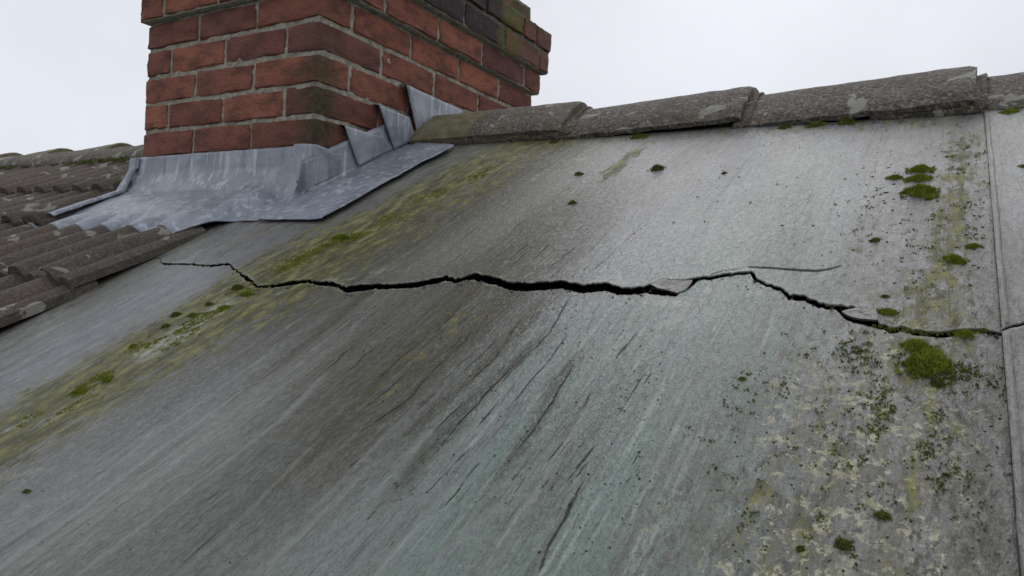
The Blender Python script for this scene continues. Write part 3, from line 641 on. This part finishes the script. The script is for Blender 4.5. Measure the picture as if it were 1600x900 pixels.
def side_apron():
    nu, nv_ = 44, 120; nup = 8; P = np.zeros((nv_, nu+nup, 3)); vs = np.linspace(-.170, .378, nv_)
    for i, v in enumerate(vs):
        w = .198+.022*(fbm(v*11, 2, 6, 3)-.5)
        if v > .335: w = w*max(.05, 1-(v-.335)/.05)
        lo_ = float(sstep(.0, -.03, np.array(v)))                            # below the chimney the sheet lies flat and laps the apron
        ul = .013*(1-lo_)+lo_*(-.03+.05*(-v/.17))
        for j in range(nup):
            t = j/(nup-1)
            P[i, j] = W(np.array((.009+.004*t*t)*(1-lo_)+lo_*(ul-.004*(1-t))), np.array(v), np.array((.075*(1-t)+.012)*(1-lo_)+lo_*(.0115+.002*t)))
        for j in range(nu):
            t = (j+1)/nu; u = ul+(w-ul)*t
            h = .0125+wrinkle(np.array(u), np.array(v), 48)+.004*math.exp(-t/.06)*(1-lo_)+.0035*max(0, t-.85)/.15*(.5+vn(v*20, 0, 5))
            P[i, nup+j] = W(np.array(u), np.array(v), np.array(h))
    V, Fc = solid_grid(P, (0, .001, -.0024)); return mobj('side_apron', V, Fc, M_lead, fl)
side_apron()
def step(poly, seed, lift=.0):
    """a lead step on the chimney flank: polygon in (y, z), top edge turned into the bed joint"""
    (ya, za), (yb, zb_), (yc, zc), (yd, zd) = poly                        # top near, top far, bottom far, bottom near
    n, m = 14, 14; P = np.zeros((n+1, m, 3))
    for i, t in enumerate(np.linspace(0, 1, n)):
        for j, s in enumerate(np.linspace(0, 1, m)):
            y = (ya*(1-s)+yb*s)*(1-t)+(yd*(1-s)+yc*s)*t; z = (za*(1-s)+zb_*s)*(1-t)+(zd*(1-s)+zc*s)*t
            x = .0085+lift+.0035*(1-s)*(.4+.6*t)+.002*(fbm(np.array(y*22), np.array(z*22), seed, 3)-.5)
            P[i+1, j] = (x, y, z-ZB)
    for j in range(m): q = P[1, j].copy(); q[0] = -.002; q[2] += .004; P[0, j] = q
    V, Fc = solid_grid(P, (-.002, 0, 0)); return mobj('step_flashing', V, Fc, M_lead, fl)
tz = math.tan(TH); rz = lambda y: ZB+tz*y+.022
step([(.082, .068), (.218, .066), (.272, rz(.272)), (.135, rz(.135))], 3, .007)
step([(.196, .145), (.320, .141), (.352, rz(.352)), (.262, rz(.262))], 4, .009)
step([(.296, .222), (.56, .216), (.56, rz(.45)), (.356, rz(.356))], 5, .011)
# first piece wraps the corner
def corner():
    n, m = 16, 30; P = np.zeros((n, m, 3))
    for i, t in enumerate(np.linspace(0, 1, n)):
        for j, s in enumerate(np.linspace(0, 1, m)):
            L = .05+.142
            d = s*L-.05
            zt = .008-.006*s-.008*math.exp(-((d-.06)/.02)**2); yb = .1+.045*t
            if d < 0:
                zbm = ZB+.030; P[i, j] = (d*(.55+.45*(1-t)), -.0125-.004*t-.004*vn(d*60, t*3, 2), (zt+(zbm-zt)*t)-ZB)
            else:
                y = d*(1+.35*t); zbm = rz(y)+.002
                bulge = .0105+.003*math.exp(-(d/.012)**2)+.003*math.sin(d*45)*t+.003*(fbm(np.array(d*25), np.array(t*3.), 66, 3)-.5)
                P[i, j] = (bulge*min(1, d/.004+.3), y-.0125*(1-min(1, d/.004)), (zt+(zbm-zt)*t)-ZB)
    V, Fc = solid_grid(P, (-.002, .002, 0)); mobj('corner_piece', V, Fc, M_lead, fl)
corner()

# ------------------------------------------------------------------ moss
def moss_mesh(name, seed, n, mat, spike=.16, lumps=5):
    """a cushion about 2 units across: lumpy dome covered in short leafy shoots"""
    rng = np.random.default_rng(seed); cs = [(0, 0, .86)]+[(rr_*math.cos(a_), rr_*math.sin(a_), q_) for a_, rr_, q_ in zip(rng.uniform(0, 6.283, lumps*2), rng.uniform(.5, .85, lumps*2), rng.uniform(.15, .36, lumps*2))]
    def hgt(x, y):
        h = np.full_like(x, -1.)
        for cx, cy, r in cs: h = np.maximum(h, np.sqrt(np.maximum(0, (r*.85)**2-(x-cx)**2-(y-cy)**2))*.62)
        return h+.2*(fbm(x*6+seed, y*5, seed, 3)-.5)
    gx = np.linspace(-1.25, 1.25, 26); X, Y = np.meshgrid(gx, gx); H = np.where(hgt(X, Y) > .06, hgt(X, Y), -.12)
    V = [np.stack([X, Y, H], -1).reshape(-1, 3)]; F = gridfaces(26, 26)
    keep = (V[0][F][:, :, 2] > -.1).any(1); F = F[keep].tolist()
    pts = []
    while len(pts) < n:
        x, y = rng.uniform(-1.2, 1.2, 2); h = float(hgt(np.array([x]), np.array([y]))[0])
        if h > .03: pts.append((x, y, h))
    base = 26*26; E = []
    for x, y, h in pts:
        d = np.array([x*.5+rng.uniform(-.5, .5), y*.5+rng.uniform(-.5, .5), .8+rng.uniform(-.3, .3)]); d /= np.linalg.norm(d)
        a = np.cross(d, rng.normal(size=3)); a /= np.linalg.norm(a); L = spike*rng.uniform(.5, 1.6); w = L*.22
        p = np.array([x, y, h-.03]); b = np.cross(d, a)
        E += [p+a*w, p-a*w*.5+b*w*.8, p-a*w*.5-b*w*.8, p+d*L]
        F += [[base, base+1, base+3], [base+1, base+2, base+3], [base+2, base, base+3]]; base += 4
    me = bpy.data.meshes.new(name); me.from_pydata(np.concatenate([V[0], np.array(E)]).tolist(), [], F); me.update(); me.materials.append(mat); return me
MB = [moss_mesh('moss_cushion', s, 900, M_moss, .2) for s in (1, 2, 3)]
MD = [moss_mesh('moss_cushion', s+10, 420, M_mossd, .2) for s in (1, 2)]
MS = [moss_mesh('moss_cushion', s+20, 160, M_moss, .3, 3) for s in (1, 2)]
def cushion(px, wpx, hscale, meshes, label, stretch=.8, off=0.0):
    u, v = uv(px, off); X = ROOF @ Vector((u, v, off)); dep = float((np.array(X)-CAM)@fw)
    r = wpx/2*dep/F_PX
    o = bpy.data.objects.new('moss_cushion', random.choice(meshes)); col.objects.link(o)
    rot = Matrix.Rotation(random.uniform(-.5, .5)+random.choice((0, math.pi)), 4, 'Z')
    zr = float(relief(np.array(u), np.array(v)))
    o.matrix_world = ROOF @ Matrix.Translation((u, v, off+zr-.0005)) @ rot @ Matrix.Diagonal((r, r*stretch, r*hscale*1.5, 1))
    tag(o, label, 'moss', 'moss cushions on the sheet roof'); return o
cush = [((1452, 568), 66, .75, MB, 'largest bright green moss cushion below the crack near right seam', 1.1),
    ((1432, 541), 44, .7, MB, 'moss cushion touching the crack just above the largest one', .8),
    ((1508, 522), 26, .8, MB, 'small moss cushion on the crack lip nearest the right seam', .8),
    ((1386, 489), 34, .6, MB, 'flat moss cushion beside the torn flake above the crack', .7),
    ((1466, 598), 24, .7, MD, 'dark moss tuft hanging below the largest cushion', 1.0),
    ((1508, 578), 15, .7, MD, 'small dark moss tuft right of the largest cushion', .8),
    ((1438, 305), 44, .8, MB, 'largest moss cushion on the upper sheet', .75),
    ((1436, 283), 36, .55, MB, 'flat moss cushion just above the largest on the upper sheet', .6),
    ((1438, 269), 34, .6, MB, 'topmost moss cushion of the upper sheet cluster', .6),
    ((1398, 281), 21, .7, MB, 'small moss cushion left of the upper sheet cluster', .7),
    ((1411, 304), 13, .6, MD, 'tiny dark moss tuft left of the largest upper cushion', .7),
    ((1452, 313), 18, .5, MB, 'flat moss tuft under the largest upper cushion', .6),
    ((1490, 408), 32, .7, MB, 'moss cushion halfway between crack and upper cluster near seam', .75),
    ((1520, 386), 26, .5, MB, 'flat moss cushion by the seam above the crack', .6),
    ((1368, 376), 18, .7, MD, 'dark moss tuft on the upper sheet left of the grimy strip', .7),
    ((1383, 463), 16, .7, MB, 'small moss tuft above the torn flake', .7),
    ((1027, 267), 22, .85, MD, 'lone dark moss tuft below the second ridge tile', .8),
    ((895, 321), 14, .8, MD, 'lone dark moss tuft above the middle of the crack', .8),
    ((905, 276), 16, .7, MD, 'dark moss tuft below the first ridge tile joint', .6),
    ((1132, 274), 9, .9, MD, 'tiny moss speck alone on the smooth grey upper sheet', .9),
    ((1160, 590), 14, .8, MD, 'lone dark moss tuft on the teal patina below the crack', .8),
    ((1317, 845), 30, .7, MD, 'dark moss cushion at the bottom right of the slope', 1.0),
    ((1380, 800), 28, .6, MD, 'dark moss cushion near bottom right, right of another', .9),
    ((1250, 852), 18, .7, MD, 'small dark moss tuft at bottom, left of dark cushion', .9),
    ((1478, 737), 14, .7, MD, 'dark moss tuft alone on the lower right grime', .7),
    ((1602, 267), 36, .5, MB, 'moss cushion cut by the right frame edge beyond the seam', .6),
    ((534, 376), 34, .5, MB, 'bright moss cushion under the lead apron on the algae band', .6),
    ((372, 452), 26, .6, MD, 'moss cushion at the crack step in the left algae band', .6),
    ((385, 462), 26, .5, MB, 'bright moss cushion just below the crack step', .5),
    ((350, 483), 24, .5, MB, 'flat moss cushion lower down the left algae band', .5),
    ((327, 477), 15, .8, MD, 'dark moss tuft left of the crack step', .7),
    ((302, 494), 20, .6, MD, 'dark moss tuft midway down the left algae band', .6),
    ((275, 493), 20, .7, MD, 'dark moss tuft beside pale crust in left band', .7),
    ((259, 511), 16, .8, MD, 'dark moss tuft at the pale crust in left band', .8),
    ((208, 541), 15, .7, MB, 'moss tuft low in the left algae band', .8),
    ((168, 592), 26, .6, MB, 'large moss cushion low in the left algae band', .6),
    ((124, 612), 34, .45, MB, 'flat bright moss cushion lowest in the left algae band', .6),
    ((42, 768), 20, .5, MD, 'lone moss tuft near the bottom left of the slope', .5)]
for q, w, hs, ms, lab, stq in cush: cushion(q, w, hs, ms, lab, stq)
# moss under the ridge tiles
for (q, w, hs, ms, lab) in [((1322, 189), 28, .9, MD, 'larger moss cushion tucked under the third ridge tile'), ((1275, 193), 32, .6, MD, 'flat moss cushion under the third ridge tile left of a larger one'), ((1578, 176), 38, .7, MB, 'bright moss cushion under the rightmost ridge tile'), ((998, 211), 30, .55, MD, 'dark moss under the left of the second ridge tile'), ((1225, 197), 24, .5, MD, 'thin moss under the joint of second and third ridge tiles'), ((865, 219), 18, .5, MD, 'thin moss under the joint of first and second ridge tiles')]:
    cushion((q[0], q[1]+3), w, hs*.8, ms, lab, .7)
for (X, r, lab) in [((1.312, YR-.034, .140), .016, 'moss growing in the joint of the third ridge tile'), ((1.24, YR-.028, .162), .009, 'small moss tuft on top of the third ridge tile')]:
    o = bpy.data.objects.new('moss_cushion', MD[0]); col.objects.link(o); o.matrix_world = Matrix.Translation(X) @ Matrix.Rotation(.5, 4, 'X') @ Matrix.Diagonal((r, r*1.2, r*.6, 1)); tag(o, lab, 'moss', 'moss cushions on the ridge tiles')
rng = np.random.default_rng(5)
def strip_moss(name, label, mat, pts, smin, smax, blades):
    """many tiny shoots as one mass; pts: (u, v, off)"""
    V = []; F = []; b = 0
    for (u, v, off) in pts:
        s = rng.uniform(smin, smax); nb = blades
        z = float(relief(np.array(u), np.array(v)))+off
        for k in range(nb):
            p = np.array([u+rng.normal()*s*.6, v+rng.normal()*s*.6, z-.0006])
            d = np.array([rng.normal()*.5, rng.normal()*.5, 1.]); d /= np.linalg.norm(d); a = np.cross(d, rng.normal(size=3)); a /= np.linalg.norm(a); c = np.cross(d, a)
            L = s*rng.uniform(.5, 1.); w = s*.35
            V += [p+a*w, p-a*w*.5+c*w*.8, p-a*w*.5-c*w*.8, p+d*L]; F += [[b, b+1, b+3], [b+1, b+2, b+3], [b+2, b, b+3]]; b += 4
    o = mobj(name, np.array(V), F, mat, None, False); o.matrix_world = ROOF; tag(o, label, 'moss', None, 'stuff'); return o
def scatter(px_line, n, wu, thr, seed, aniso=1.):
    P = uvs(px_line); seg = np.linalg.norm(np.diff(P, axis=0), axis=1); cum = np.concatenate([[0], np.cumsum(seg)]); out = []
    while len(out) < n:
        t = rng.uniform(0, cum[-1]); k = min(np.searchsorted(cum, t, 'right')-1, len(seg)-1); q = P[k]+(P[k+1]-P[k])*(t-cum[k])/seg[k]
        u, v = q[0]+rng.normal()*wu, q[1]+rng.normal()*wu*.8
        if float(fbm(np.array(u*45), np.array(v*22), seed, 4)) > thr: out.append((u, v, 0))
    return out
pts = scatter([(770, 262), (700, 298), (600, 348), (520, 388), (450, 425), (400, 448)], 520, .020, .54, 71)+scatter([(560, 370), (500, 395), (430, 430)], 800, .018, .48, 72)+scatter([(395, 456), (330, 490), (250, 535), (160, 595), (60, 650)], 420, .024, .58, 73)+scatter([(395, 443), (440, 443)], 40, .004, .2, 76)
strip_moss('moss', 'thin yellow-green moss film along the algae bands below the chimney', M_mossy, pts, .0018, .0045, 5)
pts = scatter([(1430, 545), (1440, 600), (1420, 680), (1400, 740)], 300, .03, .55, 74)+scatter([(1340, 545), (1420, 560), (1480, 590)], 190, .022, .54, 80)+scatter([(1505, 230), (1495, 300), (1480, 420), (1460, 480)], 150, .018, .56, 75)+scatter([(1380, 505), (1450, 515), (1540, 516)], 120, .007, .4, 77)+scatter([(1370, 310), (1400, 440)], 60, .04, .6, 78)+scatter([(1330, 540), (1290, 700), (1240, 880)], 150, .045, .6, 79)
strip_moss('moss', 'scattered short dark moss over the grimy right-hand strip', M_mossd, pts, .0014, .0040, 5)
# ridge foot moss on the left run
pts = []
for x in np.arange(-3.6, -.75, .012):
    if vn(np.array(x*5), np.array(0.), 4) > .45:
        for k in range(2): pts.append((x+rng.uniform(-.01, .01), VR-.212+rng.uniform(-.02, .015), .04+rng.uniform(0, .01)))
strip_moss('moss', 'dark moss in the mortar under the left-hand ridge tiles', M_mossd, pts, .005, .010, 6)
# dirt specks
V = []; F = []; b = 0
def speck(u, v, s):
    global b
    z = float(relief(np.array(u), np.array(v))); n = 5; a0 = rng.uniform(0, 6.28); ex = rng.uniform(.8, 1.7)
    ca, sa = math.cos(a0*3), math.sin(a0*3)
    for lvl, (lo_, hi_) in enumerate(((.6, 1.2), (.3, .75))):
        for k in range(n):
            a = a0+lvl*.4+k*2*math.pi/n; r = s*rng.uniform(lo_, hi_); x, y = r*math.cos(a)*ex, r*math.sin(a)
            V.append((u+x*ca-y*sa, v+x*sa+y*ca, z-.0008 if lvl == 0 else z+s*rng.uniform(.15, .45)))
    for k in range(n): j = (k+1) % n; F.append([b+k, b+j, b+n+j, b+n+k])
    F.append([b+n+k for k in range(n)]); b += 2*n
for (x0, x1, y0, y1, n, s) in [(1080, 1560, 215, 480, 260, .0022), (1340, 1540, 240, 500, 170, .0026), (850, 1150, 235, 420, 70, .0018), (540, 800, 490, 800, 170, .0014), (860, 1050, 470, 800, 170, .0015), (1130, 1580, 540, 890, 220, .0017), (20, 500, 480, 880, 60, .0013), (760, 1000, 600, 860, 150, .0013)]:
    for k in range(n):
        q = (rng.uniform(x0, x1), rng.uniform(y0, y1)); u, v = uv(q); speck(u, v, s*rng.uniform(.3, 1.1)**2)
for x, y, h_ in cen[8:]+[(x, y, 4) for x, y in upL[len(cen):]]:
    for k in range(3):
        u, v = uv((x+rng.uniform(-10, 10), y+h_+rng.uniform(1, 7))); speck(u, v, .0022*rng.uniform(.3, 1.1)**2)
o = mobj('dirt_specks', np.array(V), F, M_debris, None, False); o.matrix_world = ROOF; tag(o, 'dark grit and dirt specks strewn over the sheet roof', 'debris', None, 'stuff')
